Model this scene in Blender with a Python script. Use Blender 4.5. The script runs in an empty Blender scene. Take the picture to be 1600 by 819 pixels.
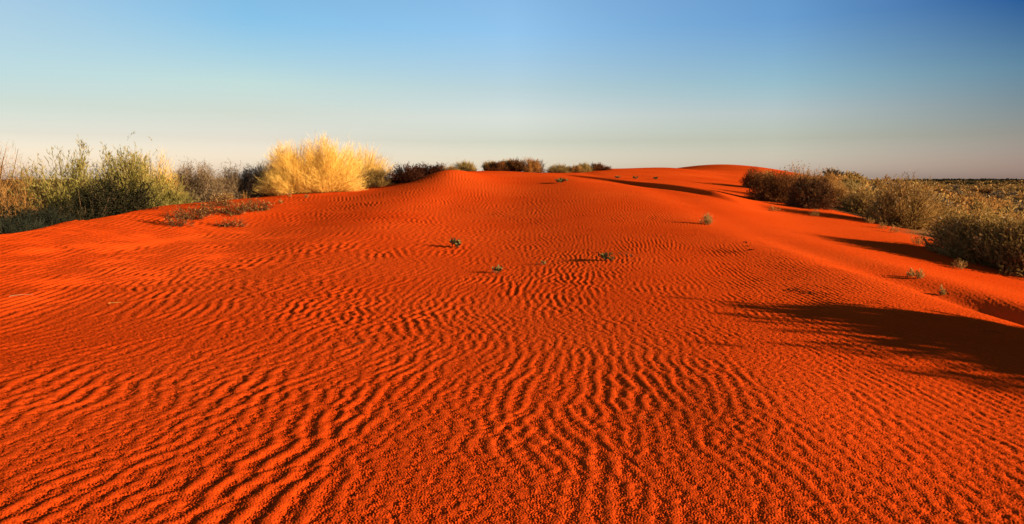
import bpy, math, random
import numpy as np
from mathutils import Vector
R = math.radians
SC = bpy.context.scene
COL = SC.collection

# ------------------------------------------------------------------ camera
F = 1043.0                      # focal length in pixels of a 1600 px wide picture
PITCH = math.atan(129.5 / F)
EYE = 1.6
cam_d = bpy.data.cameras.new('camera')
cam_d.sensor_width = 36.0
cam_d.lens = 36.0 * F / 1600.0
cam_d.clip_start = 0.05
cam_d.clip_end = 80000
cam = bpy.data.objects.new('camera', cam_d)
COL.objects.link(cam)
cam.location = (0, 0, EYE)
cam.rotation_euler = (math.pi / 2 - PITCH, 0, 0)
SC.camera = cam

# ------------------------------------------------------------------ sun, sky, exposure
SUN_EL, SUN_AZ = R(13), R(-19)      # azimuth measured from +x, negative = behind the camera
sd = Vector((math.cos(SUN_EL) * math.cos(SUN_AZ), math.cos(SUN_EL) * math.sin(SUN_AZ), math.sin(SUN_EL)))
sl = bpy.data.lights.new('sun', 'SUN')
sl.energy = 5.0
sl.angle = R(0.53)
sl.color = (1.0, 0.77, 0.50)
so = bpy.data.objects.new('sun', sl)
COL.objects.link(so)
so.rotation_euler = sd.to_track_quat('Z', 'Y').to_euler()
SC.view_settings.view_transform = 'Standard'
SC.view_settings.look = 'None'
SC.view_settings.gamma = 1
SC.view_settings.use_curve_mapping = False
SC.view_settings.exposure = 1.55

W = bpy.data.worlds.new('World')
SC.world = W
W.use_nodes = True
wn, wl = W.node_tree.nodes, W.node_tree.links
wn.clear()
wo = wn.new('ShaderNodeOutputWorld')
bg = wn.new('ShaderNodeBackground')
bg.inputs['Strength'].default_value = 0.0875
sky = wn.new('ShaderNodeTexSky')
sky.sky_type = 'NISHITA'
sky.sun_disc = False
sky.sun_elevation = SUN_EL
sky.sun_rotation = math.atan2(sd.x, sd.y)
sky.altitude = 200
sky.air_density = 1.0
sky.dust_density = 1.2
sky.ozone_density = 1.5
# the air of this evening: the clear sky's colour graded by compass direction and height
tc = wn.new('ShaderNodeTexCoord'); sx = wn.new('ShaderNodeSeparateXYZ'); wl.new(tc.outputs['Generated'], sx.inputs[0])
def wmath(op, a, b=None):
    q = wn.new('ShaderNodeMath'); q.operation = op
    for s_, v_ in zip(q.inputs, (a, b)):
        if v_ is None: continue
        if hasattr(v_, 'links'): wl.new(v_, s_)
        else: s_.default_value = v_
    return q.outputs[0]
hor = wmath('SQRT', wmath('ADD', wmath('MULTIPLY', sx.outputs[0], sx.outputs[0]), wmath('MULTIPLY', sx.outputs[1], sx.outputs[1])))
azs = wmath('ADD', wmath('MULTIPLY', wmath('DIVIDE', sx.outputs[0], hor), .5), .5)
def wramp(stops, interp='EASE'):
    r_ = wn.new('ShaderNodeValToRGB'); e_ = r_.color_ramp.elements; r_.color_ramp.interpolation = interp
    while len(e_) < len(stops): e_.new(.5)
    for i_, (p_, c_) in enumerate(stops):
        e_[i_].position = p_; e_[i_].color = (*[q_ * .8 for q_ in c_], 1)
    wl.new(azs, r_.inputs[0])
    return r_.outputs[0]
AZ_STOPS = (.20, .32, .50, .68, .80)
#TAB0
TAB = [[(1.198, 1.006, 1.187), (1.258, 1.100, 1.329), (1.369, 1.260, 1.582), (1.061, 0.989, 1.320), (0.563, 0.462, 0.661)],
       [(0.829, 0.692, 0.758), (0.962, 0.786, 0.864), (0.971, 0.881, 0.948), (0.792, 0.741, 0.794), (0.407, 0.368, 0.437)],
       [(0.752, 0.662, 0.633), (0.914, 0.758, 0.710), (1.174, 0.981, 0.974), (0.866, 0.797, 0.846), (0.317, 0.347, 0.423)],
       [(0.734, 0.713, 0.679), (0.920, 0.862, 0.756), (1.030, 0.958, 0.928), (0.672, 0.796, 0.853), (0.229, 0.342, 0.454)],
       [(0.776, 0.766, 0.751), (0.597, 0.833, 0.929), (0.834, 1.042, 1.200), (0.441, 0.680, 0.959), (0.035, 0.158, 0.401)]]
#TAB1
T_ROWS = [wramp(list(zip(AZ_STOPS, row)) + [(.84, tuple(c * .84 for c in row[4])), (.90, tuple(c * .74 for c in row[4])), (1.0, tuple(c * .69 for c in row[4]))], 'LINEAR') for row in TAB]     # heights .012, .055, .09, .13, .21
def wmix(f_, a_, b_, mode='MIX'):
    m_ = wn.new('ShaderNodeMix'); m_.data_type = 'RGBA'; m_.blend_type = mode
    for s_, v_ in ((m_.inputs[0], f_), (m_.inputs[6], a_), (m_.inputs[7], b_)):
        if hasattr(v_, 'links'): wl.new(v_, s_)
        else: s_.default_value = v_
    return m_.outputs[2]
def wrange(a_, b_):
    q = wn.new('ShaderNodeMapRange'); q.interpolation_type = 'LINEAR'
    wl.new(sx.outputs[2], q.inputs[0]); q.inputs[1].default_value = a_; q.inputs[2].default_value = b_
    return q.outputs[0]
tint = wmix(wrange(.13, .21), wmix(wrange(.09, .13), wmix(wrange(.055, .09), wmix(wrange(.012, .055), T_ROWS[0], T_ROWS[1]), T_ROWS[2]), T_ROWS[3]), T_ROWS[4])
wl.new(wmix(1.0, sky.outputs[0], tint, 'MULTIPLY'), bg.inputs[0])
wl.new(bg.outputs[0], wo.inputs[0])

SC.render.engine = 'CYCLES'
SC.cycles.max_bounces = 6
SC.cycles.diffuse_bounces = 3
SC.cycles.transmission_bounces = 4
SC.cycles.transparent_max_bounces = 4

# ------------------------------------------------------------------ pixel -> ray helper (used to measure the terrain from the photograph)
CP, SP = math.cos(PITCH), math.sin(PITCH)
def at(u, v, Y):
    """the point Y metres ahead that the photograph shows at pixel (u, v)"""
    a, b = (u - 800) / F, (409.5 - v) / F
    dy, dz = CP + b * SP, -SP + b * CP
    k = Y / dy
    return a * k, Y, EYE + dz * k

# ------------------------------------------------------------------ terrain
CTRL = [at(*p) for p in [
    # left part of the crest
    (0, 640, 4.6), (0, 470, 9.2), (0, 408, 12.4), (0, 367, 15), (200, 640, 4.6), (200, 470, 9.2), (200, 400, 13.4), (200, 337, 19.5),
    (280, 322, 23), (300, 380, 15.5), (400, 600, 5.2), (400, 470, 9), (400, 400, 13.6), (400, 345, 21), (400, 308, 30), (480, 298, 31),
    (480, 380, 15), (560, 296, 31), (600, 340, 20), (600, 291, 33), (600, 420, 11.8),
    # middle
    (800, 640, 4.6), (800, 500, 7.7), (800, 420, 12), (800, 370, 17), (800, 320, 24), (800, 285, 31), (800, 273, 36),
    (700, 276, 31), (700, 320, 24),
    # middle right with the low saddle behind the near swell
    (1000, 640, 4.6), (1000, 470, 8.8), (1000, 400, 13), (1000, 345, 19), (1000, 305, 25), (1000, 290, 33), (1000, 287, 40), (1000, 278, 50),
    (1000, 264, 68), (950, 264, 66), (900, 283, 31), (900, 276, 45), (900, 271, 54),
    (1130, 330, 22), (1130, 312, 27), (1130, 303, 34), (1130, 293, 44), (1130, 277, 62), (1130, 271, 78),
    (1060, 263, 74),
    # right shoulder
    (1200, 640, 4.5), (1200, 470, 8.95), (1190, 372, 16), (1300, 402, 12.7), (1395, 433, 10.9), (1490, 468, 9.7), (1600, 499, 8.9),
    (1600, 640, 5.0), (1500, 560, 6.3), (1600, 800, 3.25), (1350, 480, 8.6), (1200, 420, 11.7),
    # slope beyond the shoulder up to the shrub line
    (1600, 452, 14), (1480, 397, 17.5), (1540, 440, 14.2), (1400, 405, 15.5), (1350, 347, 25), (1290, 331, 28), (1300, 365, 20), (1200, 352, 20),
    (1220, 334, 25), (1170, 315, 32), (1420, 370, 21),
    # flank behind the shrubs
    (1250, 285, 62), (1300, 286, 80), (1400, 301, 82), (1500, 325, 60), (1600, 342, 60), (1600, 380, 32), (1450, 345, 36), (1350, 318, 42), (1750, 380, 40),
    (1200, 273, 90), (1280, 283, 120), (1400, 296, 150), (1500, 304, 180), (1650, 310, 200),
    # far dune
    (1130, 257, 128), (1100, 258.5, 126), (1065, 264, 126), (1180, 261, 126), (1230, 270, 128),
]] + [
    # spurs of the same ridge outside the frame and behind the camera
    (-6, 3, -.05), (6, 3, -.1), (-8, -4, -.15), (7, -5, -.4), (0, -6, 0.05), (0, 0.5, 0), (-12, 6, -.35), (-11, -14, -.4), (0, -20, -.3), (11, -14, -1.4),
    (-3, 2, .02), (3, 2, -0.02), (11, 0, -1.0), (14, 6, -1.35), (22, 8, -2.6), (22, -8, -3.2), (40, 10, -5), (40, -30, -6), (0, -60, -3), (-30, -30, -1.5),
    (-30, 10, -.9), (-40, 40, 0.2), (-10, 60, 1.2), (-40, 90, -1), (10, 95, 2.4), (25, 100, 3.0), (-20, 130, -1), (20, 160, 1.2), (60, 160, 0.5), (100, 100, -6), (90, 40, -7),
]
CTRL = np.array(CTRL)
def wc(x, y):
    return np.arcsinh(x / 9.0), np.arcsinh(y / 9.0)
def build_rbf():
    a, b = wc(CTRL[:, 0], CTRL[:, 1])
    n = len(a)
    r2 = (a[:, None] - a[None]) ** 2 + (b[:, None] - b[None]) ** 2
    K = np.where(r2 > 0, 0.5 * r2 * np.log(np.maximum(r2, 1e-20)), 0)
    K += np.eye(n) * 0.0004
    P = np.stack([np.ones(n), a, b], 1)
    A = np.block([[K, P], [P.T, np.zeros((3, 3))]])
    # heights are fitted scaled by distance so near points stay exact
    s = np.linalg.solve(A, np.concatenate([CTRL[:, 2], np.zeros(3)]))
    return a, b, s
RA, RB, RS = build_rbf()
def rbf(x, y):
    a, b = wc(x, y)
    out = RS[-3] + RS[-2] * a + RS[-1] * b
    for i in range(len(RA)):
        r2 = (a - RA[i]) ** 2 + (b - RB[i]) ** 2
        out = out + RS[i] * 0.5 * r2 * np.log(r2 + 1e-12)
    return out
def sst(e0, e1, x):
    t = np.clip((x - e0) / (e1 - e0), 0, 1)
    return t * t * (3 - 2 * t)

def ftile(n, seed, fn):
    """periodic noise tile, spectrum shaped by fn(kx, ky) in cycles per tile"""
    rng = np.random.default_rng(seed)
    w = np.fft.fft2(rng.standard_normal((n, n)))
    k = np.fft.fftfreq(n, 1.0 / n)
    t = np.fft.ifft2(w * fn(k[None, :], k[:, None])).real
    return ((t - t.mean()) / t.std()).astype(np.float32)
def samp(t, x, y):
    """bilinear wrapped lookup, x and y in tiles"""
    n = t.shape[0]
    fx, fy = (x % 1.0) * n, (y % 1.0) * n
    ix, iy = np.floor(fx).astype(np.int64), np.floor(fy).astype(np.int64)
    gx, gy = (fx - ix).astype(np.float32), (fy - iy).astype(np.float32)
    ix %= n; iy %= n
    jx, jy = (ix + 1) % n, (iy + 1) % n
    return (t[iy, ix] * (1 - gx) + t[iy, jx] * gx) * (1 - gy) + (t[jy, ix] * (1 - gx) + t[jy, jx] * gx) * gy

SOFT = ftile(256, 5, lambda kx, ky: np.exp(-(kx ** 2 + ky ** 2) / (2 * 6.0 ** 2)) * (np.hypot(kx, ky) > .5))      # ~25 blobs per tile
def ripple_tile(n=2048, K=128, seed=3, bw=.36, spread=50, iters=2):
    k = np.fft.fftfreq(n, 1.0 / n)
    kx, ky = k[None, :], k[:, None]
    rr = np.hypot(kx, ky)
    ang = np.arctan2(ky, np.abs(kx))
    flt = np.exp(-((rr - K) / (K * bw)) ** 2) * np.exp(-(ang / R(spread)) ** 2)
    t = np.random.default_rng(seed).standard_normal((n, n))
    for i in range(iters):
        t = np.fft.ifft2(np.fft.fft2(t) * flt).real
        t /= t.std()
        t = np.tanh(1.2 * t)
    t = np.fft.ifft2(np.fft.fft2(t) * np.exp(-(rr / (K * 2.6)) ** 2)).real
    return (t / t.std()).astype(np.float32)
RIP = ripple_tile()
RIP2 = ripple_tile(seed=17, bw=.22, spread=26, iters=2)
GRAIN = ftile(1024, 8, lambda kx, ky: np.exp(-((np.hypot(kx, ky) - 280) / 150) ** 2))          # tile of 4 m: lumps of about 2.5 cm
GRAIN2 = ftile(1024, 9, lambda kx, ky: np.exp(-((np.hypot(kx, ky) - 60) / 30) ** 2))          # lumps of about 6 cm

XL_Y = [-40, -10, 6, 12, 15, 19.5, 23, 26, 29, 31.5, 33.5, 36, 40, 60, 90]
XL_X = [-13, -13, -12.4, -11.8, -11.6, -11.3, -11.6, -11.6, -11.2, -9.8, -7.6, -5.2, -2.0, 2.0, 8.0]
def left_edge(y):
    return np.interp(y, XL_Y, XL_X) + 0.25 * np.sin(y * 1.3) * (np.abs(y - 22) > 4)
XR_Y = [-60, 0, 8, 14, 17.5, 25, 28, 32, 45, 62, 80, 128, 200]
XR_X = [16, 13, 11.6, 11.2, 12.0, 13.6, 13.8, 13.2, 17.5, 26, 33, 56, 60]
def right_edge(y):
    return np.interp(y, XR_Y, XR_X)
def terrain(x, y):
    x = np.asarray(x, float); y = np.asarray(y, float)
    z = rbf(x, y)
    d = np.hypot(x, y)
    # the slip face and the shaded hollow on the left
    e = left_edge(y) - x
    dep = np.interp(y, [-20, 10, 15, 23, 29, 34, 45], [.6, 1.2, 1.5, 1.4, .7, .3, .2])
    z = z - dep * sst(0.0, 2.6, e) * (1 - sst(60, 120, d))
    # the gully under the right shoulder
    xg = np.interp(y, [0, 8.8, 12, 16, 24], [8.6, 8.0, 6.75, 6.5, 6.3])
    gd = np.interp(y, [0, 7, 9.5, 11.5, 14, 17], [.36, .38, .35, .24, .15, .05])
    t = (x - xg)
    gw = np.interp(y, [10.3, 12.5], [.42, .85])
    z = z - gd * np.exp(-(np.where(t < 0, t / .9, t / gw)) ** 2)
    # small brink in the saddle whose steep face looks away from the sun
    lx, ly = -4.7 / 18.6, 18.0 / 18.6
    a_ = ((x - 8.7) * lx + (y - 27.2) * ly) / 18.6
    b_ = (x - 8.7) * ly - (y - 27.2) * lx + .5 * np.sin(np.clip(a_, 0, 1) * 3.1)
    z = z + np.interp(a_, [-.06, .06, .5, 1.0, 1.15], [0, .26, .22, .10, 0]) * sst(-.35, .30, b_) * np.exp(-np.maximum(b_, 0) / 4.5)
    # sand piled over the dark shrub on the crest
    z = z + .22 * np.exp(-(((x + 3.15) / 1.5) ** 2 + ((y - 32.5) / 2.0) ** 2))
    # low mound that carries the dry weeds
    z = z + .20 * np.exp(-(((x + 9.4) / 2.0) ** 2 + ((y - 21.5) / 2.4) ** 2))
    # open plain
    f = sst(170, 420, d)
    pl = -8.0 + 1.6 * samp(SOFT, x / 9000 + .3, y / 9000 + .1)
    # low far dunes on the horizon
    pl = pl + 7.0 * np.exp(-((x - 1180) / 260) ** 2 - ((y - 1750) / 160) ** 2)
    pl = pl + 10.0 * np.exp(-((x - 4600) / 1500) ** 2 - ((y - 6400) / 500) ** 2) + 9.0 * np.exp(-((x - 900) / 900) ** 2 - ((y - 6000) / 500) ** 2)
    z = z * (1 - f) + pl * f
    return z
def soil_mask(x, y):
    d = np.hypot(x, y)
    m = sst(0.2, 2.2, x - right_edge(y) + .9 * samp(SOFT, x / 40, y / 40))
    m = np.maximum(m, sst(150, 260, d))
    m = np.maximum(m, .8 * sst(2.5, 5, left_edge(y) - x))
    return m
PX = np.linspace(-200, 200, 8001)
_l = .145 - .050 * sst(-.5, 5, PX) + .06 * (1 - sst(-9, -3, PX))
PH = np.cumsum(.145 / _l) * (PX[1] - PX[0])
def ripples(x, y):
    r = np.hypot(x, y)
    w1 = samp(SOFT, x / 60 + .13, y / 75 + .4)
    w2 = samp(SOFT, x / 34 + .63, y / 26 + .2)
    w3 = samp(SOFT, x / 90 + .33, y / 130 + .7)
    # crests finer on the right-hand slope, broader on the left
    w4 = samp(SOFT, x / 50 + .83, y / 22 + .5)
    lam = 0.145
    xs = np.interp(x, PX, PH)
    lw_ = 1 - .55 * sst(-4, -9, x)
    qx = (xs + (.08 * w1 + .07 * w2 + .07 * w4) * lw_ + .30 * w3 + .08 * x * np.sin(y * .09)) / (lam * 128)
    qy = (y * .98 + .15 * w2) / (lam * 128)
    side = np.clip(sst(-3.0, -7.0, x + 1.2 * w2) + sst(1.2, 4.2, x + .8 * w2), 0, 1)      # long even crests on both flanks, broken ones on the top
    h0 = samp(RIP, qx, qy) * (1 - side) + samp(RIP2, qx - .03 * w4 * 0, qy * .8) * side
    # lean the crests downwind (to the left), away from the sun
    h = h0 + .12 * (h0 * h0 - 1)
    h = h * (1 + .35 * samp(SOFT, x / 7, y / 11 + .3))
    amp = 0.0030 * (1 + .10 * w3 + .08 * w2)
    amp = amp * np.interp(x, [-12, -8, -3, 1, 4, 7], [2.2, 1.9, 1.08, .85, .5, .36])
    amp = amp * (1 - .85 * soil_mask(x, y)) * np.clip(1 - .93 * sst(-.5, .4, x - right_edge(y) + 4.4) * (y < 30), 0.45, 1)
    amp = amp * (1 - .8 * np.exp(-(((x + 9.4) / 2.2) ** 2 + ((y - 21.5) / 2.6) ** 2)))          # calm sand among the dry weeds
    amp = amp * (1 - sst(-.4, .3, left_edge(y) * -1 + x * -1 - 0) * 0)
    amp = amp * (1 - .9 * sst(-.1, .6, left_edge(y) - x))
    amp = amp * (1 - sst(90, 160, r))
    lump = (GR_A * samp(GRAIN, x / 4 + .1, y / 4) + GR_B * samp(GRAIN2, x / 4.3, y / 4.3 + .2))
    # more crumbs in the troughs
    lump = lump * (1 - .35 * np.clip(h0, -1, 1.3)) * (1 - .8 * sst(14, 34, r)) * np.interp(x, [-12, 0, 6], [1.1, 1, .8])
    return amp * h + lump
GR_A, GR_B = 0.0027, 0.0013

def mesh_from(name, V, Q, mat, parent=None, smooth=True, tint=None, tri=False, face_attr=None):
    me = bpy.data.meshes.new(name)
    V = np.ascontiguousarray(V, dtype=np.float32); Q = np.ascontiguousarray(Q, dtype=np.int32)
    nf, k = Q.shape
    me.vertices.add(len(V)); me.vertices.foreach_set('co', V.ravel())
    me.loops.add(nf * k); me.loops.foreach_set('vertex_index', Q.ravel())
    me.polygons.add(nf)
    me.polygons.foreach_set('loop_start', np.arange(0, nf * k, k, dtype=np.int32))
    me.polygons.foreach_set('loop_total', np.full(nf, k, dtype=np.int32))
    me.polygons.foreach_set('use_smooth', np.full(nf, smooth, dtype=bool))
    if tint is not None:
        at_ = me.attributes.new('tint', 'FLOAT', 'POINT')
        at_.data.foreach_set('value', np.ascontiguousarray(tint, dtype=np.float32))
    me.update(calc_edges=True)
    me.materials.append(mat)
    o = bpy.data.objects.new(name, me)
    COL.objects.link(o)
    if parent: o.parent = parent
    return o

# ------------------------------------------------------------------ materials
def new_mat(name):
    m = bpy.data.materials.new(name); m.use_nodes = True
    n, l = m.node_tree.nodes, m.node_tree.links
    n.clear()
    return m, n, l
def ramp(n, stops):
    r = n.new('ShaderNodeValToRGB')
    e = r.color_ramp.elements
    while len(e) < len(stops): e.new(.5)
    for i, (p, c) in enumerate(stops):
        e[i].position = p; e[i].color = (*c, 1)
    return r
def noise(n, l, vec, scale, detail=2, rough=.5):
    t = n.new('ShaderNodeTexNoise')
    t.inputs['Scale'].default_value = scale; t.inputs['Detail'].default_value = detail; t.inputs['Roughness'].default_value = rough
    l.new(vec, t.inputs['Vector'])
    return t
def mixc(n, l, f, a, b, mode='MIX'):
    m = n.new('ShaderNodeMix'); m.data_type = 'RGBA'; m.blend_type = mode
    for s, v in ((m.inputs[0], f), (m.inputs[6], a), (m.inputs[7], b)):
        if hasattr(v, 'links'): l.new(v, s)
        elif isinstance(v, tuple): s.default_value = (*v, 1)
        else: s.default_value = v
    return m.outputs[2]

def sand_material():
    m, n, l = new_mat('red_sand')
    out = n.new('ShaderNodeOutputMaterial'); b = n.new('ShaderNodeBsdfPrincipled')
    l.new(b.outputs[0], out.inputs[0])
    b.inputs['Roughness'].default_value = 1.0
    b.inputs['Specular IOR Level'].default_value = 0.0
    geo = n.new('ShaderNodeNewGeometry'); P = geo.outputs['Position']
    big = noise(n, l, P, .22, 3)
    c1 = ramp(n, [(.30, (.475, .044, .004)), (.70, (.55, .063, .007))]); l.new(big.outputs[0], c1.inputs[0])
    fine = noise(n, l, P, 260, 2, .7)
    c2 = ramp(n, [(.30, (.62, .50, .42)), (.52, (1, 1, 1)), (.75, (1.10, 1.18, 1.2))]); l.new(fine.outputs[0], c2.inputs[0])
    sand = mixc(n, l, 1.0, c1.outputs[0], c2.outputs[0], 'MULTIPLY')
    # scrub soil
    s1 = noise(n, l, P, .9, 5, .6); s2 = noise(n, l, P, .045, 4, .6)
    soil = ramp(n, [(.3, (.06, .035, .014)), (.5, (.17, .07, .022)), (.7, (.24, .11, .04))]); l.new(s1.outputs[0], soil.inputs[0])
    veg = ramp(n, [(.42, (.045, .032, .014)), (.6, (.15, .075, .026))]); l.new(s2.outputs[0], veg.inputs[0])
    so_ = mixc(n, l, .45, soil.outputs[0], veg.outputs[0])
    a = n.new('ShaderNodeAttribute'); a.attribute_name = 'tint'
    col = mixc(n, l, a.outputs['Fac'], sand, so_)
    l.new(col, b.inputs['Base Color'])
    bn = noise(n, l, P, 120, 3, .65)
    bp = n.new('ShaderNodeBump'); bp.inputs['Strength'].default_value = .8; bp.inputs['Distance'].default_value = .006
    l.new(bn.outputs[0], bp.inputs['Height']); l.new(bp.outputs[0], b.inputs['Normal'])
    return m

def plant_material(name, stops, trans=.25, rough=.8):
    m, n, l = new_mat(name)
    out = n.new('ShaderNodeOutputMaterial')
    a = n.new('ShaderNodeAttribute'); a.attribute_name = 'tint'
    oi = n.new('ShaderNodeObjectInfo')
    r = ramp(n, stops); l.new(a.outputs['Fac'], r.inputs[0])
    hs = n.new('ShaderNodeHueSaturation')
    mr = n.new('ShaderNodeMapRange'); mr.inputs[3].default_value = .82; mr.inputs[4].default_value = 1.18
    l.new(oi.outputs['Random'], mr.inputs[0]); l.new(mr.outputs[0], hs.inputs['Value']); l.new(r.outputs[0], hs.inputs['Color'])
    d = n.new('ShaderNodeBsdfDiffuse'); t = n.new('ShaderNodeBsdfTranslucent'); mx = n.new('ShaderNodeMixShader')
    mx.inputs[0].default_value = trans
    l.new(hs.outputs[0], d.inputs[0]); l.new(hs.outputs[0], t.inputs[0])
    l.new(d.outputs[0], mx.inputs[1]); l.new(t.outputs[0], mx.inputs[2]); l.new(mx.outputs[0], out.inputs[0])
    return m

M = {}
M['sand'] = sand_material()
M['green'] = plant_material('green_leaf', [(0, (.12, .105, .024)), (.5, (.26, .22, .055)), (1, (.44, .34, .11))], .38)
M['bark'] = plant_material('grey_brown_bark', [(0, (.05, .03, .016)), (1, (.15, .09, .045))], 0)
M['straw'] = plant_material('golden_twig', [(0, (.48, .28, .055)), (.5, (.72, .46, .10)), (1, (.86, .62, .18))], .3)
M['grey'] = plant_material('grey_brown_twig', [(0, (.06, .045, .025)), (.6, (.17, .115, .062)), (1, (.30, .20, .11))], .1)
M['dark'] = plant_material('dark_leaf', [(0, (.025, .016, .007)), (.6, (.12, .045, .014)), (1, (.33, .12, .034))], .12)
M['ochre'] = plant_material('ochre_twig', [(0, (.14, .06, .017)), (.5, (.35, .17, .045)), (1, (.54, .29, .085))], .35)
M['olive'] = plant_material('olive_leaf', [(0, (.08, .05, .014)), (.45, (.27, .165, .045)), (.86, (.52, .32, .10)), (.94, (.58, .42, .22))], .38)
M['pale'] = plant_material('pale_seed_head', [(0, (.25, .18, .09)), (1, (.50, .38, .22))], .3)
M['shade'] = plant_material('very_dark_shade_leaf', [(0, (.008, .009, .005)), (1, (.030, .026, .013))], .05)  # near-black leaf: paints the hollow's shade, also colours the far woodland
M['seedling'] = plant_material('seedling_leaf', [(0, (.035, .035, .012)), (.7, (.09, .085, .025)), (1, (.22, .19, .07))], .1)
M['rust'] = plant_material('rust_dark_leaf', [(0, (.018, .008, .005)), (.7, (.055, .017, .008)), (1, (.14, .042, .016))], .05)
M['tawny'] = plant_material('tawny_leaf', [(0, (.13, .09, .03)), (.5, (.28, .19, .06)), (1, (.46, .33, .12))], .25)
M['plain'] = plant_material('plain_scrub', [(0, (.07, .038, .013)), (.5, (.19, .10, .03)), (1, (.38, .21, .065))], .15)
M['bluish'] = plant_material('grey_green_shaded_leaf', [(0, (.010, .012, .008)), (1, (.032, .034, .022))], .05)  # leaf colour darkened to paint in the shade of the hollow
M['deadwood'] = plant_material('dead_wood', [(0, (.028, .012, .005)), (1, (.11, .045, .018))], 0)

# ------------------------------------------------------------------ the ground
def build_ground():
    def geo(a, b, s):
        n = int(math.ceil(math.log(b / a) / s)); return a * np.exp(np.arange(n) * (math.log(b / a) / n))
    r = np.concatenate([[0.02], geo(.3, 2.3, .03), geo(2.3, 10, .0018), geo(10, 26, .0024), geo(26, 60, .0045), geo(60, 150, .008), geo(150, 600, .03), geo(600, 45000, .06), [45000]])
    dense = np.arange(-41.0, 41.001, .062)
    side = 41 + np.cumsum(np.minimum(.08 * 1.03 ** np.arange(400), 1.6)); side = side[side < 179.4]
    th = np.concatenate([-side[::-1], dense, side])
    T = np.radians(th)[None, :]; Rr = r[:, None]
    x = (Rr * np.sin(T)).ravel(); y = (Rr * np.cos(T)).ravel()
    z = np.empty_like(x)
    for i in range(0, len(x), 200000):
        s = slice(i, i + 200000)
        z[s] = terrain(x[s], y[s]) + ripples(x[s], y[s])
    nr, nt = len(r), len(th)
    i = np.arange(nr - 1)[:, None]; j = np.arange(nt)[None, :]; j2 = (j + 1) % nt
    Q = np.stack([i * nt + j, i * nt + j2, (i + 1) * nt + j2, (i + 1) * nt + j], -1).reshape(-1, 4)[:, ::-1]
    V = np.stack([x, y, z], 1)
    o = mesh_from('sand_dune', V, Q, M['sand'], tint=soil_mask(x, y))
    o['kind'] = 'structure'
    o['label'] = 'rippled red sand dune running to a scrub plain'
    print('ground verts', len(V))
build_ground()

# ------------------------------------------------------------------ plants
def unit(v): return v / np.maximum(np.linalg.norm(v, axis=-1, keepdims=True), 1e-9)
def ribbons(P0, D, L, W0, rng, segs=2, bend=.25, taper=.85, tint=None):
    """many tapering curved strips: start points, directions, lengths, widths -> verts, quads, tint"""
    n = len(P0)
    D = unit(D)
    side = unit(np.cross(D, rng.standard_normal((n, 3))))
    bv = rng.standard_normal((n, 3)) * bend
    t = np.linspace(0, 1, segs + 1)[None, :, None]
    L = L[:, None, None]
    c = P0[:, None] + D[:, None] * L * t + bv[:, None] * L * t ** 2 * .5
    w = W0[:, None, None] * .5 * (1 - taper * t)
    V = np.stack([c - side[:, None] * w, c + side[:, None] * w], 2).reshape(-1, 3)
    base = (np.arange(n) * (segs + 1) * 2)[:, None]
    k = np.arange(segs)[None] * 2
    Q = np.stack([base + k, base + k + 1, base + k + 3, base + k + 2], -1).reshape(-1, 4)
    if tint is None: tint = rng.random(n)
    return V, Q, np.repeat(tint, (segs + 1) * 2), c
def blades(P, D, L, W0, rng, tint=None):
    """diamond leaves"""
    n = len(P); D = unit(D)
    side = unit(np.cross(D, rng.standard_normal((n, 3)))) * (W0 * .5)[:, None]
    up = unit(np.cross(D, side)) * (L * .08)[:, None]
    e = P + D * L[:, None]; m = P + D * (L * .45)[:, None] + up
    V = np.stack([P, m - side, e, m + side], 1).reshape(-1, 3)
    Q = np.arange(4 * n).reshape(-1, 4)
    if tint is None: tint = rng.random(n)
    return V, Q, np.repeat(tint, 4)
def tubes(P, R0, R1):
    """triangular tapering tubes along polylines P (n, k, 3)"""
    n, k, _ = P.shape
    T = unit(np.gradient(P, axis=1))
    a = unit(np.cross(T, np.array([.31, .87, .37])[None, None])); b = np.cross(T, a)
    rr = np.linspace(0, 1, k)[None, :] * (R1 - R0)[:, None] + R0[:, None]
    ring = [P + rr[..., None] * (a * math.cos(q) + b * math.sin(q)) for q in (0, 2.094, 4.189)]
    V = np.stack(ring, 2).reshape(-1, 3)
    base = (np.arange(n) * k * 3)[:, None, None] + (np.arange(k - 1) * 3)[None, :, None] + np.arange(3)[None, None]
    nx = (np.arange(n) * k * 3)[:, None, None] + (np.arange(k - 1) * 3)[None, :, None] + ((np.arange(3) + 1) % 3)[None, None]
    Q = np.stack([base, nx, nx + 3, base + 3], -1).reshape(-1, 4)
    return V, Q
def join(parts):
    Vs, Qs, Ts, off = [], [], [], 0
    for V, Q, T in parts:
        Vs.append(V); Qs.append(Q + off); Ts.append(T); off += len(V)
    return np.concatenate(Vs), np.concatenate(Qs), np.concatenate(Ts)

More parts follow.
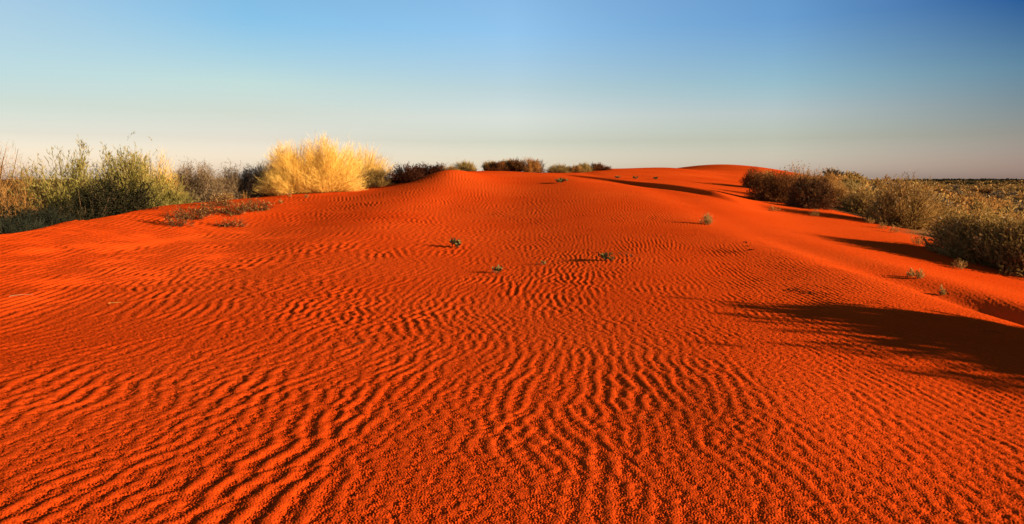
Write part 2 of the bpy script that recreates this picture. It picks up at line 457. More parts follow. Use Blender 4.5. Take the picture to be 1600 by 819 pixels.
def shrub(name, seed, rx, ry, h, stems=70, twigs=5000, tl=.35, tw=.010, leaves=0, ll=.05, lw=.012, up=.5, spread=.6, lump=.25,
          base=.15, skirt=0.0, mats=('bark', 'grey', 'green'), heads=0, head_size=.04, head_mat='pale', segs=2, lean=(0, 0), tmin=.3, fol='foliage', lmin=.5, lmax=1.22, lj=.55):
    """a shrub standing at the origin: Empty > branches, twigs, foliage, seed_heads"""
    rng = np.random.default_rng(seed)
    root = bpy.data.objects.new(name, None); root.empty_display_size = .2; COL.objects.link(root)
    az = rng.random(stems) * 2 * math.pi
    el = np.arcsin(np.clip(rng.random(stems) ** .85 * (1 - skirt) + skirt, 0, 1))
    dx, dy, dz = np.cos(el) * np.cos(az), np.cos(el) * np.sin(az), np.sin(el)
    ph = rng.random(6) * 6.28
    lm = 1 + lump * (.5 * np.sin(az * 2 + ph[0]) * np.cos(el * 3 + ph[1]) + .5 * np.sin(az * 3 + ph[2]) + .45 * np.sin(az * 5 + el * 4 + ph[3])) * .8 + lump * .35 * rng.standard_normal(stems)
    lm = np.clip(lm, lmin, lmax) * .9
    E = np.stack([dx * rx * lm + lean[0] * dz, dy * ry * lm + lean[1] * dz, np.maximum(dz * h * lm, .04)], 1)
    r0 = base * np.sqrt(rng.random(stems)); a0 = az + rng.standard_normal(stems) * .6
    S = np.stack([r0 * rx * np.cos(a0), r0 * ry * np.sin(a0), np.full(stems, -.12)], 1)
    C = S * .6 + E * np.array([.42, .42, .0]) + np.array([0, 0, 1]) * (E[:, 2:3] * .62) + rng.standard_normal((stems, 3)) * .05 * h
    t = np.linspace(0, 1, 7)[None, :, None]
    Pl = (1 - t) ** 2 * S[:, None] + 2 * t * (1 - t) * C[:, None] + t ** 2 * E[:, None]
    thick = np.clip(.010 * (rx + ry + h) / 3 * (1 + rng.random(stems)), .004, .03)
    V, Q = tubes(Pl, thick, thick * .25)
    mesh_from('branches', V, Q, M[mats[0]], root, tint=rng.random(len(V)))
    # twigs
    i = rng.integers(0, stems, twigs); tt = tmin + (1 - tmin) * rng.random(twigs) ** .7
    q = tt[:, None]
    P0 = (1 - q) ** 2 * S[i] + 2 * q * (1 - q) * C[i] + q ** 2 * E[i]
    T = unit(2 * (1 - q) * (C[i] - S[i]) + 2 * q * (E[i] - C[i]))
    out = unit(P0 * np.array([1 / rx, 1 / ry, 1 / h]) + 1e-6)
    # jitter so twigs fill the crown between the stems
    P0 = P0 + rng.standard_normal((twigs, 3)) * np.array([rx, ry, h]) * .07
    P0[:, 2] = np.abs(P0[:, 2])
    D = T * .8 + out * .5 + rng.standard_normal((twigs, 3)) * spread + np.array([0, 0, up])
    L = tl * (.55 + .9 * rng.random(twigs)) * (1.15 - .35 * tt)
    mass = rng.random(stems)
    tint = np.clip(.65 * mass[i] + .35 * rng.random(twigs), 0, 1)
    V, Q, Tn, c = ribbons(P0, D, L, tw * (.7 + .6 * rng.random(twigs)), rng, segs, tint=tint)
    mesh_from('twigs', V, Q, M[mats[1]], root, tint=Tn)
    if leaves:
        j = rng.integers(0, twigs, leaves); f = rng.random(leaves) ** .8
        D_ = unit(D[j])
        k = np.minimum((f * segs).astype(int), segs - 1); fr = (f * segs - k)[:, None]
        Pq = c[j, k] * (1 - fr) + c[j, k + 1] * fr
        DD = D_ * .9 + rng.standard_normal((leaves, 3)) * lj + np.array([0, 0, up * .4])
        V, Q, Tn = blades(Pq, DD, ll * (.6 + .8 * rng.random(leaves)), lw * (.7 + .6 * rng.random(leaves)), rng, np.clip(.6 * tint[j] + .4 * rng.random(leaves), 0, 1))
        parts = [(V, Q, Tn * (.85 if heads else 1))]
        if heads:      # pale seed heads at the tips
            j = np.argsort(-(c[:, -1, 2] + .35 * rng.random(twigs) * h))[:int(twigs * .35)]
            j = j[rng.integers(0, len(j), heads)]
            for a_ in range(4):
                parts.append(blades(c[j, -1] + rng.standard_normal((heads, 3)) * head_size * .15, rng.standard_normal((heads, 3)) * .6 + np.array([0, 0, .8]), np.full(heads, head_size), np.full(heads, head_size * .5), rng, np.ones(heads)))
        V, Q, Tn = join(parts)
        mesh_from(fol, V, Q, M[mats[2]], root, tint=Tn)
    return root
def place(o, x, y, label, cat, group=None, rz=0, sc=1, sink=0.0):
    o.location = (x, y, float(terrain(np.array([x]), np.array([y]))[0]) - sink)
    o.rotation_euler = (0, 0, rz)
    o.scale = (sc, sc, sc) if not isinstance(sc, tuple) else sc
    o['label'] = label; o['category'] = cat
    if group: o['group'] = group
    return o
def dup(root):
    r = root.copy(); COL.objects.link(r)
    for c in [c for c in bpy.data.objects if c.parent == root]:
        k = c.copy(); COL.objects.link(k); k.parent = r
    return r
def X(u, Y): return (u - 800) / F * Y * 1.008       # sideways place of picture column u at Y metres

# --- left: broom-like green shrubs in the hollow
GR = dict(mats=('bark', 'green', 'green'), twigs=7000, tl=.34, tw=.013, leaves=34000, ll=.13, lw=.017, up=.45, spread=.6, lj=.32, lump=.4, stems=190, segs=2, tmin=.22)
place(shrub('broom_shrub', 11, 1.75, 1.4, 3.0, **GR), X(108, 21.2), 21.2, 'broad green broom-like shrub, the left one of the two big green shrubs', 'shrub', 'green shrubs in the hollow on the left', sink=.1)
place(shrub('broom_shrub', 12, 1.65, 1.4, 3.0, **GR), X(212, 25), 25, 'tall rounded green shrub in front of the pale yellow crown, right of the spired one', 'shrub', 'green shrubs in the hollow on the left', sink=.1)
g = dict(GR); g.update(stems=36, twigs=900, leaves=8000, tl=.35)
place(shrub('broom_shrub', 13, .6, .45, 3.2, **g), X(136, 22), 22, 'narrow feathery green spire rising above the left green shrubs', 'shrub', 'green shrubs in the hollow on the left', sink=.1)
g = dict(GR); g.update(stems=60, twigs=1800, leaves=10000)
place(shrub('broom_shrub', 14, 1.0, 1.0, 1.75, **g), X(262, 25.5), 25.5, 'low green shrub at the right end of the green clump, beside the grey brush', 'shrub', 'green shrubs in the hollow on the left', sink=.1)
place(shrub('broom_shrub', 15, 1.1, 1.0, 2.45, **g), X(66, 22), 22, 'small green shrub at the left end of the green clump, beside the brown thicket', 'shrub', 'green shrubs in the hollow on the left', sink=.1)

ST = dict(mats=('straw', 'straw', 'straw'), twigs=9000, tl=.42, tw=.009, leaves=9000, ll=.05, lw=.010, up=.7, spread=.42, lump=.26, stems=170, segs=2, tmin=.2)
s2 = dict(ST); s2.update(twigs=8500, leaves=7000)
place(shrub('straw_shrub', 21, 1.7, 1.4, 2.75, **dict(s2, twigs=16000, tl=.28, tw=.008, up=.4, spread=.7)), X(240, 27), 27, 'pale yellow rounded shrub behind the big green shrubs', 'shrub', 'straw coloured shrubs')
oc = dict(ST); oc.update(mats=('bark', 'ochre', 'ochre'), twigs=11000, leaves=5000, tl=.32, tw=.009, lump=.3, spread=.7, up=.4)
place(shrub('twiggy_shrub', 22, 1.7, 1.4, 3.7, **dict(oc, twigs=17000, stems=300, leaves=9000)), X(-4, 22.5), 22.5, 'wispy orange-brown twiggy shrub cut by the left edge of the picture', 'shrub', 'twiggy shrubs on the left')
oc2 = dict(oc); oc2.update(twigs=9000, spread=1.0)
place(shrub('twiggy_shrub', 23, 1.4, 1.1, 2.5, **oc2), X(30, 20.2), 20.2, 'rust-brown tangled shrub low beside the leftmost green shrub', 'shrub', 'twiggy shrubs on the left', sink=.05)
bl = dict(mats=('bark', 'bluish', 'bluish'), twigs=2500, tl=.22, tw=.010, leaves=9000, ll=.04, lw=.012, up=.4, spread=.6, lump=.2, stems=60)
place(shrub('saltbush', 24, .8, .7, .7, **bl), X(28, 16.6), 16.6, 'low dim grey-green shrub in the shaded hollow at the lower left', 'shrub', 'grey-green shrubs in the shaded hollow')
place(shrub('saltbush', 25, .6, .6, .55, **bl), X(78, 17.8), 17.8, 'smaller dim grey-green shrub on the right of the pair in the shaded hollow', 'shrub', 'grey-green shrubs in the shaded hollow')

for k, (u, Y, h, lab) in enumerate([(-10, 17.6, 1.25, 'added shrub coloured black as shade at the left edge behind the sand rim'), (38, 18.6, 1.45, 'added shrub coloured black as shade under the rust-brown tangled one'),
                                    (98, 19.6, 1.4, 'added shrub coloured black as shade under the left big green shrub'), (158, 20.6, 1.35, 'added shrub coloured black as shade under the tall rounded green shrub'), (212, 21.6, 1.2, 'added shrub coloured black as shade at the right foot of the green clump')]):
    place(shrub('painted_shade_shrub', 70 + k, 1.2, .8, h + .2, mats=('bark', 'shade', 'shade'), twigs=2500, tl=.22, tw=.014, leaves=11000, ll=.06, lw=.024, up=.1, spread=1.0, lump=.2, stems=70, tmin=.1), X(u, Y - .7) - .3, Y - .7, lab, 'shrub', 'black shrubs added to paint the shade behind the sand rim')  # low shrubs added so their black leaves paint the band of shade

# --- grey brown brush
GY = dict(mats=('bark', 'grey', 'grey'), twigs=18000, tl=.22, tw=.011, leaves=30000, ll=.05, lw=.020, up=.15, spread=.95, lump=.22, stems=110, tmin=.15)
place(shrub('brush', 31, 1.45, 1.2, 2.0, **GY), X(316, 28), 28, 'grey-brown domed brush just right of the green clump', 'shrub', 'grey-brown brush on the left crest', sink=.1)
place(shrub('brush', 32, 1.5, 1.1, 1.9, **GY), X(366, 29.3), 29.3, 'lower grey-brown brush in the middle of the brown row', 'shrub', 'grey-brown brush on the left crest', sink=.1)
place(shrub('brush', 33, 1.2, .9, 1.65, **GY), X(414, 30), 30.3, 'grey-brown brush touching the left foot of the big golden shrub', 'shrub', 'grey-brown brush on the left crest', sink=.1)
bl2 = dict(bl); bl2.update(mats=('bark', 'olive', 'olive'))
place(shrub('small_shrub', 34, .9, .8, 1.9, **bl2), X(283, 33), 33, 'small dull green shrub peeping out left of the domed grey brush', 'shrub')
dk = dict(mats=('bark', 'dark', 'dark'), twigs=2600, tl=.20, tw=.014, leaves=12000, ll=.06, lw=.024, up=.3, spread=.8, lump=.22, stems=70, tmin=.1)
place(shrub('dark_shrub', 35, .7, .6, 1.15, **dk), X(402, 37), 37, 'small dark leafy shrub showing above the grey-brown brush', 'shrub')

# --- golden shrubs
gd = dict(ST); gd.update(twigs=26000, leaves=9000, stems=260, tl=.30, tw=.0075, up=.5, spread=.62)
place(shrub('golden_shrub', 41, 1.6, 1.4, 2.0, **gd), X(462, 29.5), 29.5, 'left lobe of the bright golden shrubs, its fine twigs lit by the sun', 'shrub', 'golden shrubs on the crest')
place(shrub('golden_shrub', 42, 1.65, 1.4, 2.25, **gd), X(513, 29.5), 29.8, 'tallest bright golden shrub with pale wispy tips against the sky', 'shrub', 'golden shrubs on the crest')
place(shrub('golden_shrub', 43, 1.75, 1.3, 2.0, **s2), X(568, 34.5), 34.5, 'golden shrub behind and right of the tallest one', 'shrub', 'golden shrubs on the crest')
place(shrub('dark_shrub', 44, 1.0, .9, .95, mats=('bark', 'olive', 'olive'), twigs=2500, tl=.22, tw=.012, leaves=9000, ll=.05, lw=.018, up=.4, spread=.7, stems=60), X(585, 33), 33, 'dark green low shrub at the right foot of the golden shrubs', 'shrub')
# --- red-dusted shrub half buried in the crest
dk2 = dict(dk); dk2.update(mats=('rust', 'rust', 'rust'), leaves=14000, twigs=3000, ll=.055, up=.1)
place(shrub('buried_shrub', 51, 1.05, .9, .85, **dk2), X(638, 33.3), 33.3, 'dark reddish shrub half buried on the left of the sand mound', 'shrub', 'shrubs half buried in the sand mound', sink=.05)
place(shrub('buried_shrub', 52, 1.0, .8, .55, **dk2), X(676, 34), 34, 'flatter dark shrub along the top of the sand mound', 'shrub', 'shrubs half buried in the sand mound', sink=.05)
place(shrub('buried_shrub', 53, .5, .4, .42, **dk2), X(648, 31.3), 31.3, 'small dark tuft on the near face of the sand mound', 'shrub', 'shrubs half buried in the sand mound', sink=.05)
# --- behind the crest in the middle
mid = dict(mats=('bark', 'ochre', 'olive'), twigs=2200, tl=.28, tw=.016, leaves=5000, ll=.06, lw=.024, up=.4, spread=.6, stems=60)
mid_y = dict(mid); mid_y.update(mats=('bark', 'tawny', 'tawny'))
mid_d = dict(mid); mid_d.update(mats=('bark', 'dark', 'dark'), leaves=9000)
for k, (u, Y, rx, h, kw, lab) in enumerate([
    (700, 40, .9, 1.0, mid, 'faint wispy olive shrub just right of the sand mound'),
    (727, 42, 1.0, 1.15, mid_y, 'small yellow-green shrub behind the crest right of the mound'),
    (768, 46, .75, 1.05, mid_y, 'little straw shrub at the left of the crest cluster'),
    (778, 45, .95, .8, mid_d, 'low black-green shrub in the left half of the crest cluster'),
    (793, 47, .7, 1.25, mid, 'olive shrub between the dark low shrub and the orange one'),
    (806, 46.5, .7, 1.2, mid_d, 'dark shrub touching the left side of the round orange one'),
    (828, 45, .95, 1.45, dict(mid, mats=('bark', 'ochre', 'ochre')), 'round orange-lit shrub at the right of the crest cluster'),
    (842, 46, .55, 1.3, dict(mid, mats=('bark', 'deadwood', 'grey'), leaves=300, twigs=700, spread=.9), 'bare twiggy shrub at the right end of the crest cluster'),
    (872, 56, 1.2, 1.0, mid_y, 'low yellowish shrub left of the saddle rim'),
    (895, 58, 1.2, .85, mid, 'low olive shrub on the saddle rim'),
    (910, 60, .9, 1.2, mid_y, 'yellow-green shrub beside the dark shrub on the rim'),
    (932, 62, 1.5, .95, mid_d, 'dark shrub where the rim meets the far sand swell'),
]):
    place(shrub('crest_shrub', 60 + k, rx * .8, rx * .7, h * .56, **kw), X(u, Y), Y, lab, 'shrub', 'small shrubs along the crest')

# --- right: the dark domes
D1 = dict(mats=('bark', 'dark', 'dark'), twigs=9000, tl=.20, tw=.011, leaves=40000, ll=.055, lw=.022, up=.05, spread=1.0, lump=.06, lmin=.85, stems=160, tmin=.08)
place(shrub('domed_shrub', 81, 1.55, 1.3, 1.42, **D1), X(1207, 32.5), 32.5, 'large dark domed shrub, the left one of the dark pair at the right crest', 'shrub', 'dark domed shrubs at the right')
D2 = dict(D1); D2.update(mats=('bark', 'bark', 'dark'), leaves=26000)
place(shrub('domed_shrub', 82, 1.15, 1.0, 1.45, **D2), X(1262, 29), 29, 'brown domed shrub standing right of the large dark dome', 'shrub', 'dark domed shrubs at the right')
place(shrub('domed_shrub', 83, .9, .8, 1.35, **dk), X(1172, 46), 46, 'small dark round shrub behind the left side of the large dark dome', 'shrub', 'dark domed shrubs at the right')
oc3 = dict(oc); oc3.update(mats=('bark', 'ochre', 'ochre'), twigs=3500, leaves=7000, up=.3, spread=.8, tl=.24, ll=.07, lw=.028, lump=.2)
for k, (u, Y, rx, h, kw, lab) in enumerate([
    (1188, 47, 1.0, 1.25, oc3, 'ochre shrub between the small dark round one and the large dome'),
    (1238, 38, 1.3, 1.9, oc3, 'ochre shrub rising just behind the large dark dome'),
    (1270, 36, 1.2, 1.8, oc3, 'orange-lit shrub behind the brown domed one'),
    (1300, 34, .9, 1.15, oc3, 'small ochre shrub at the right foot of the brown dome'),
    (1322, 38, 1.3, 1.4, dict(oc3, mats=('bark', 'tawny', 'tawny')), 'pale straw shrub on the flank behind the ochre ones'),
]):
    place(shrub('flank_shrub', 90 + k, rx, rx * .9, h, **kw), X(u, Y), Y, lab, 'shrub', 'ochre shrubs behind the dark domes')
# --- right: large airy shrubs with pale seed heads
A1 = dict(mats=('bark', 'ochre', 'olive'), twigs=6000, tl=.30, tw=.010, leaves=16000, ll=.065, lw=.028, up=.55, spread=.6, lump=.2, stems=150, heads=260, head_size=.05, tmin=.12)
place(shrub('seeding_shrub', 101, 1.6, 1.4, 1.85, **A1), X(1408, 25.5), 25.5, 'wide airy ochre shrub whose pale seed heads cross the horizon', 'shrub', 'seeding shrubs along the sand edge', sink=.05)
A2 = dict(A1); A2.update(mats=('bark', 'olive', 'olive'), leaves=22000, heads=90)
place(shrub('seeding_shrub', 102, 1.15, 1.1, 1.2, **A2), X(1522, 17.4), 17.4, 'olive shrub with a black shaded side, left of the two nearest on the right', 'shrub', 'seeding shrubs along the sand edge', sink=.05)
place(shrub('seeding_shrub', 103, 1.35, 1.2, 1.35, **A2), X(1600, 16.2), 16.2, 'large olive shrub with pale tips cut by the right edge of the picture', 'shrub', 'seeding shrubs along the sand edge', sink=.05)
A3 = dict(A1); A3.update(heads=40, twigs=2600, leaves=6000)
place(shrub('seeding_shrub', 104, 1.0, .9, 1.1, **A3), X(1342, 30.5), 30.5, 'small rusty shrub at the left foot of the wide airy one', 'shrub', 'seeding shrubs along the sand edge')
place(shrub('seeding_shrub', 105, 1.0, .9, .95, **A3), X(1560, 22), 22, 'ochre shrub behind the gap between the two nearest right shrubs', 'shrub', 'seeding shrubs along the sand edge')
place(shrub('seeding_shrub', 106, 1.3, 1.1, 1.0, **A2), X(1655, 20), 20, 'olive shrub behind the one cut by the right edge', 'shrub', 'seeding shrubs along the sand edge')
# the tall dense shrub beyond the frame that throws the long shadow over the near slope
for k, (x, y, h) in enumerate([(12.3, 5.5, 3.32), (12.4, 4.85, 3.32), (12.5, 4.2, 3.32), (12.6, 3.55, 3.3), (12.7, 2.8, 3.28)]):
    place(shrub('tall_shrub', 111 + k, 1.35, 1.1, h, **dict(D1, leaves=60000, twigs=12000, stems=320, lw=.075, ll=.11, tmin=.05, tl=.12, up=0, lump=.03, lmin=.9, lmax=1.0)), x, y,
          'tall dense shrub beyond the right edge whose shadow lies across the near slope', 'shrub', 'tall shrubs beyond the right edge')

# --- scrub on the flank and the plain: copies of a few small shrubs
protos = []
for k, (kw, rx, h) in enumerate([(mid, .8, .8), (dict(mid, mats=('bark', 'ochre', 'ochre')), .8, .75), (mid_d, .7, .7), (dict(mid, mats=('bark', 'ochre', 'ochre')), .9, .8), (dict(mid, mats=('bark', 'grey', 'grey')), .8, .9)]):
    kw = dict(kw); kw.update(twigs=700, leaves=1500, tw=.03, lw=.065, ll=.14, stems=34)
    protos.append(shrub('scrub_bush', 120 + k, rx, rx, h, **kw))
SCL = ['low olive scrub bush among many on the slope falling to the plain', 'tawny scrub bush among many on the slope falling to the plain', 'dark scrub bush among many on the slope falling to the plain',
       'rusty ochre scrub bush among many on the slope falling to the plain', 'grey-brown scrub bush among many on the slope falling to the plain']
rng = random.Random(4)
used = [False] * 5
cnt = 0; tries = 0; pts = []
while cnt < 290 and tries < 60000:
    tries += 1
    Y = 26 * math.exp(rng.random() * math.log(230 / 26.0))
    u = rng.uniform(1255, 1660)
    x = X(u, Y)
    if x < float(right_edge(Y)) + 2.2 + .02 * Y: continue
    if any(abs(x - a) < .028 * Y * .6 and abs(Y - b) < .028 * Y for a, b in pts): continue
    pts.append((x, Y)); cnt += 1
    k = rng.choices(range(5), (3, 3, 1.3, 3, 2))[0]
    o = protos[k] if not used[k] else dup(protos[k])
    used[k] = True
    sc = rng.uniform(.65, 1.35) * (1 + Y / 220)
    place(o, x, Y, SCL[k], 'scrub bush', 'scrub bushes on the right flank', rz=rng.uniform(0, 6.28), sc=sc, sink=.04)
print('scrub', cnt)

# far scrub of the plain: nobody could count it
def scrub_field(name, label, seed, n, fn, size, mat):
    rg = np.random.default_rng(seed)
    x, y = fn(rg, n)
    z = terrain(x, y)
    d = np.hypot(x, y)
    parts = []
    s_ = size(d) * (.6 + .9 * rg.random(n))
    tn = rg.random(n)
    # every clump: eleven leaf-like faces thrown over a low dome
    for a_ in range(11):
        az = rg.random(n) * 6.283; e = rg.random(n) * 1.4
        c = np.stack([x + s_ * .55 * np.cos(az) * np.cos(e), y + s_ * .55 * np.sin(az) * np.cos(e), z + s_ * .6 * np.sin(e) * rg.random(n) ** .3 - s_ * .08], 1)
        D = np.stack([np.cos(az), np.sin(az), .6 + rg.random(n)], 1) + rg.standard_normal((n, 3)) * .4
        parts.append(blades(c - unit(D) * (s_ * .28)[:, None], D, s_ * .6, s_ * .42, rg, np.clip(tn * .7 + .3 * rg.random(n), 0, 1)))
    V, Q, T = join(parts)
    o = mesh_from(name, V, Q, M[mat], tint=T)
    o['kind'] = 'stuff'; o['label'] = label; o['category'] = 'scrub'
    return o
def f_near(rg, n):
    Y = 60 * np.exp(rg.random(n) * math.log(1500 / 60)); u = np.where(rg.random(n) < .62, rg.uniform(1180, 1700, n), rg.uniform(1700, 3200, n))
    x = (u - 800) / F * Y
    k = x > right_edge(np.minimum(Y, 200)) + 4 + .05 * Y
    return x[k], Y[k]
def scrub2(name, label, seed, n, fn, size, mat):
    rg0 = np.random.default_rng(seed + 500)
    x, y = fn(rg0, n)
    return scrub_field(name, label, seed, len(x), lambda a, b: (x, y), size, mat)
scrub2('scrub', 'ochre scrub covering the slope and plain on the right', 1, 16000, f_near, lambda d: .5 + d * .004, 'plain')
scrub2('scrub', 'olive scrub mixed over the slope and plain on the right', 2, 12000, f_near, lambda d: .5 + d * .004, 'plain')
def f_band(rg, n):
    Y = rg.uniform(900, 2600, n); u = rg.uniform(1300, 3000, n)
    x = (u - 800) / F * Y
    return x, Y
scrub2('woodland', 'dark distant woodland band under the horizon', 3, 26000, f_band, lambda d: 3.2 + d * .002, 'shade')
def f_left(rg, n):
    Y = 40 * np.exp(rg.random(n) * math.log(1200 / 40)); u = rg.uniform(-200, 900, n)
    return (u - 800) / F * Y, Y

# ------------------------------------------------------------------ small plants and litter on the sand
DW = dict(mats=('deadwood', 'deadwood', 'olive'), up=.1, spread=1.0, lump=.3, segs=3, tmin=.2, skirt=0)
for k, (u, Y, rx, h, tw, lv, lab) in enumerate([
    (283, 18.2, .42, .42, 90, 60, 'bare dead weed with looping stems at the near left end of the weed patch'),
    (305, 19.4, .45, .40, 120, 120, 'brown dead weed second from the left in the weed patch'),
    (338, 20.5, .50, .36, 120, 160, 'low brown weed near the middle of the weed patch'),
    (352, 22.4, .50, .36, 110, 200, 'olive-brown weed at the back of the weed patch'),
    (372, 20.8, .45, .30, 110, 160, 'sprawling dry weed right of the middle of the weed patch'),
    (392, 21.8, .45, .30, 100, 160, 'thin dry weed toward the right of the weed patch'),
    (414, 22.4, .38, .30, 80, 90, 'last dry weed at the right end of the weed patch'),
    (366, 18.9, .40, .16, 70, 60, 'flattened dead weed at the near edge of the weed patch'),
]):
    place(shrub('dry_weed', 200 + k, rx, rx * 1.1, h * 1.2, stems=30, twigs=tw * 3, leaves=lv * 2, tl=.22, tw=.012, ll=.05, lw=.022, **DW), X(u, Y), Y, lab, 'weed', 'dry weeds on the low mound')
GT = dict(mats=('ochre', 'ochre', 'olive'), up=.8, spread=.35, lump=.3, segs=3, tmin=.05)
for k, (u, Y, h, lab) in enumerate([
    (352, 27.5, .22, 'tiny straw tuft on the sand rim before the grey brush, leftmost of its row'),
    (366, 28.0, .28, 'small straw tuft on the rim between the weed patch and the grey brush'),
    (388, 28.5, .24, 'short pale tuft on the rim below the small dark shrub'),
    (418, 29.0, .26, 'pale tuft on the rim left of the two tall tufts'),
    (430, 28.6, .55, 'tallest pale dry grass tuft at the left foot of the golden shrubs'),
    (444, 28.4, .42, 'second tall pale grass tuft, right of the tallest one'),
    (457, 27.6, .22, 'small pale tuft on bare sand below the golden shrub'),
    (482, 27.0, .16, 'tiny pale tuft furthest right on bare sand under the golden shrub'),
    (443, 25.0, .14, 'pair of tiny straw blades low on the sand before the golden shrub'),
]):
    place(shrub('grass_tuft', 230 + k, h * .6, h * .5, h, stems=16, twigs=60, leaves=60, tl=h * .5, tw=.012, ll=.05, lw=.014, **GT), X(u, Y), Y, lab, 'grass tuft', 'dry grass tufts on the left rim')
def seedling(seed, r, h, n, mat='seedling'):
    """rosette seedling: Empty > stem, each leaf cluster"""
    rg = np.random.default_rng(seed)
    root = bpy.data.objects.new('seedling', None); root.empty_display_size = .1; COL.objects.link(root)
    st = 7
    az = rg.random(st) * 6.283
    E = np.stack([np.cos(az) * r * .8, np.sin(az) * r * .8, h * (.5 + .5 * rg.random(st))], 1)
    t = np.linspace(0, 1, 5)[None, :, None]
    Pl = E[:, None] * t * np.array([1, 1, 1]) + np.array([0, 0, 1]) * (.25 * h * np.sin(t * math.pi)) - np.array([0, 0, .02])
    V, Q = tubes(Pl, np.full(st, .005), np.full(st, .002))
    mesh_from('stem', V, Q, M['bark'], root, tint=rg.random(len(V)))
    for c in range(st):
        m = n // st
        f = rg.random(m)
        P = E[c] * f[:, None] + np.array([0, 0, .2 * h])
        D = np.stack([rg.standard_normal(m), rg.standard_normal(m), .5 + rg.random(m)], 1)
        V, Q, T = blades(P, D, r * (.35 + .3 * rg.random(m)), r * (.16 + .1 * rg.random(m)), rg)
        mesh_from('leaf_cluster', V, Q, M[mat], root, tint=T)
    return root
for k, (u, Y, r, h, n, mat, lab) in enumerate([
    (716, 14.9, .15, .11, 80, 'seedling', 'largest leafy seedling on the open sand, with a black shadow to its left'),
    (707, 15.0, .05, .20, 20, 'dark', 'thin upright dark sprig just left of the largest seedling'),
    (945, 12.6, .14, .08, 60, 'seedling', 'flat olive seedling right of centre below the smooth orange swell'),
    (956, 12.5, .06, .05, 24, 'seedling', 'small tail of leaves at the right of the flat olive seedling'),
    (777, 11.5, .12, .08, 34, 'seedling', 'wiry seedling nearest the camera in the middle of the sand'),
    (849, 12.4, .07, .05, 16, 'seedling', 'tiny two-leaf seedling between the wiry one and the flat olive one'),
    (838, 12.5, .04, .035, 8, 'seedling', 'pale speck of a seedling left of the tiny two-leaf one'),
    (968, 13.4, .04, .04, 10, 'dark', 'left of three dark specks of seedling above the flat olive one'),
    (978, 13.2, .04, .04, 10, 'dark', 'middle of three dark specks of seedling above the flat olive one'),
    (986, 13.0, .04, .04, 10, 'seedling', 'right of three dark specks of seedling above the flat olive one'),
    (876, 30, .26, .09, 60, 'seedling', 'flat olive plant on the sand just before the saddle shadow'),
    (962, 46, .20, .10, 50, 'seedling', 'little green plant on the far rippled swell, leftmost of three'),
    (990, 47, .20, .10, 50, 'seedling', 'little green plant on the far rippled swell, middle of three'),
    (1022, 48, .20, .10, 50, 'seedling', 'little green plant on the far rippled swell, rightmost of three'),
]):
    place(seedling(300 + k, r * 1.35, h * 1.25, n, mat), X(u, Y), Y, lab, 'seedling', 'seedlings scattered over the sand')
place(shrub('grass_tuft', 330, .15, .14, .30, stems=40, twigs=220, leaves=300, tl=.12, tw=.009, ll=.05, lw=.012, mats=('olive', 'tawny', 'tawny'), up=.7, spread=.35, lump=.2), X(1102, 18.4), 18.4,
      'lone pale green grass tuft on the smooth orange slope, throwing a thin shadow left', 'grass tuft')
for k, (u, Y, h, lab) in enumerate([
    (1425, 12.3, .07, 'pale dry tuft in the gully, left of the other gully tuft'), (1438, 12.1, .10, 'taller pale dry tuft in the gully behind the shoulder'),
    (1475, 11.2, .06, 'small tuft at the start of the gully shadow'), (1270, 25.4, .26, 'dull green tuft on the sand below the brown domed shrub'),
    (1205, 25.6, .2, 'flat straw tuft on the sand below the large dark dome'), (1355, 24.6, .2, 'left pale tuft at the foot of the wide airy shrub'), (1375, 23.0, .22, 'middle pale tuft at the foot of the wide airy shrub'),
    (1392, 21.8, .2, 'right pale tuft at the foot of the wide airy shrub'), (1433, 18.8, .28, 'straw tuft on the sand edge between the wide airy shrub and the olive one'),
    (1450, 18.3, .34, 'larger straw tuft beside the black side of the olive shrub'), (1498, 15.5, .2, 'small tuft on the sand edge under the olive shrub'),
]):
    place(shrub('grass_tuft', 340 + k, h * .9, h * .8, h, stems=16, twigs=80, leaves=120, tl=h * .5, tw=.010, ll=.04, lw=.014, **dict(GT, mats=('ochre', 'ochre', 'olive'))), X(u, Y), Y, lab, 'grass tuft', 'dry tufts on the right-hand sand')

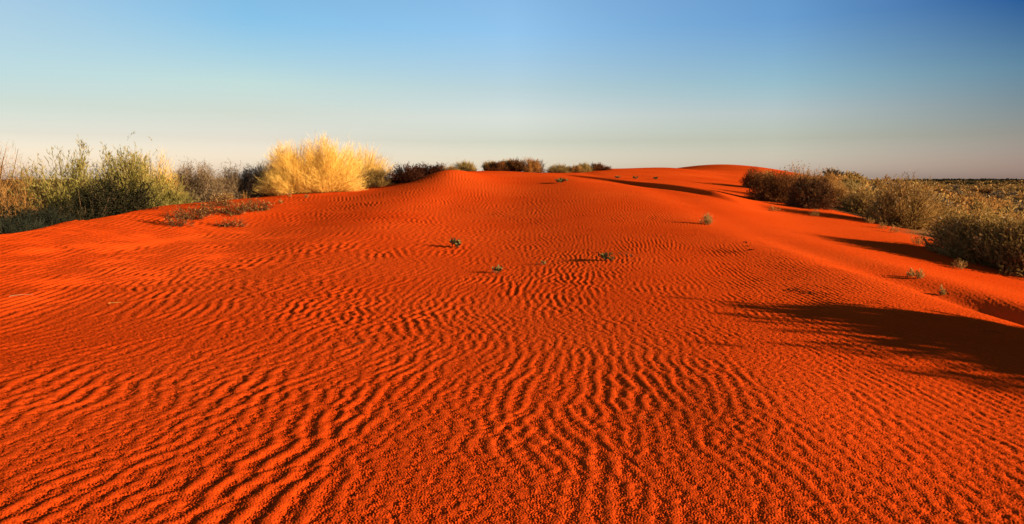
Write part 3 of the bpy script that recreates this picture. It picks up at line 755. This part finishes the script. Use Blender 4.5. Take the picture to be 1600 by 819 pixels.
def stick(name, seed, pts, rad, mat, label, cat, twig=0, group=None):
    """a thin stick lying on the sand along ground points"""
    rg = np.random.default_rng(seed)
    P = np.array([[x, y, float(terrain(np.array([x]), np.array([y]))[0]) + dz] for x, y, dz in pts])
    o0 = P[0].copy()
    n = 12
    tt = np.linspace(0, len(P) - 1, n)
    Pi = np.stack([np.interp(tt, np.arange(len(P)), P[:, k]) for k in range(3)], 1) - o0
    Pi[1:-1] += rg.standard_normal((n - 2, 3)) * rad * .6
    V, Q = tubes(Pi[None], np.array([rad]), np.array([rad * .5]))
    o = mesh_from(name, V, Q, M[mat], tint=rg.random(len(V)))
    o.location = o0; o['label'] = label; o['category'] = cat
    if group: o['group'] = group
    return o
stick('twig', 1, [(-7.22, 9.45, .012), (-7.15, 9.52, .02), (-7.0, 9.62, .012)], .0045, 'pale', 'bleached white twig on the ripples at the left edge of the picture', 'twig')
stick('straw', 2, [(X(166, 9.0), 8.98, .01), (X(183, 9.0), 9.03, .012)], .003, 'straw', 'short yellow straw lying on the ripples in the left foreground', 'straw')
stick('twig', 3, [(X(552, 6.55), 6.52, .008), (X(575, 6.55), 6.6, .03), (X(588, 6.55), 6.57, .012)], .0035, 'deadwood', 'thin brown twig lying over a ripple in the centre foreground', 'twig')
stick('straw', 4, [(X(1003, 4.45), 4.45, .008), (X(1012, 4.4), 4.41, .02), (X(1021, 4.35), 4.35, .008)], .002, 'straw', 'short yellow straw lying in the right centre foreground', 'straw')
stick('twig', 5, [(X(1545, 7.6), 7.6, .01), (X(1565, 7.5), 7.55, .03), (X(1592, 7.4), 7.5, .02)], .004, 'deadwood', 'dark twig lying in the long shadow near the right edge', 'twig')
def pebble(seed, x, y, r, label, group, cat='debris', name='debris_flake', mat='deadwood'):
    rg = np.random.default_rng(seed)
    n = 9
    P = rg.standard_normal((n, 3)) * np.array([r * .5, r * .35, r * .08]) + np.array([0, 0, r * .25])
    V, Q, T = blades(P, rg.standard_normal((n, 3)) * np.array([1, 1, .35]), np.full(n, r * 1.1), np.full(n, r * .5), rg)
    o = mesh_from(name, V, Q, M[mat], tint=T)
    o.location = (x, y, float(terrain(np.array([x]), np.array([y]))[0]) + .006); o['label'] = label; o['category'] = cat; o['group'] = group
for k, (u, Y, r) in enumerate([(1234, 9.75, .035), (1241, 9.65, .03), (1247, 9.7, .035), (1252, 9.6, .04), (1256, 9.5, .03), (1268, 9.45, .045), (1275, 9.4, .03)]):
    pebble(400 + k, X(u, Y), Y, r, 'small dark bark flake in the trail of litter above the long shadow', 'bark flakes above the long shadow')
for k, (u, Y, r) in enumerate([(1163, 14.8, .045), (1167, 14.2, .04), (1172, 13.6, .05)]):
    pebble(420 + k, X(u, Y), Y, r, 'small dark flake standing for a track mark, one of three on the upper right slope', 'row of three track marks made of dark flakes')  # flakes added to stand for tracks in the sand
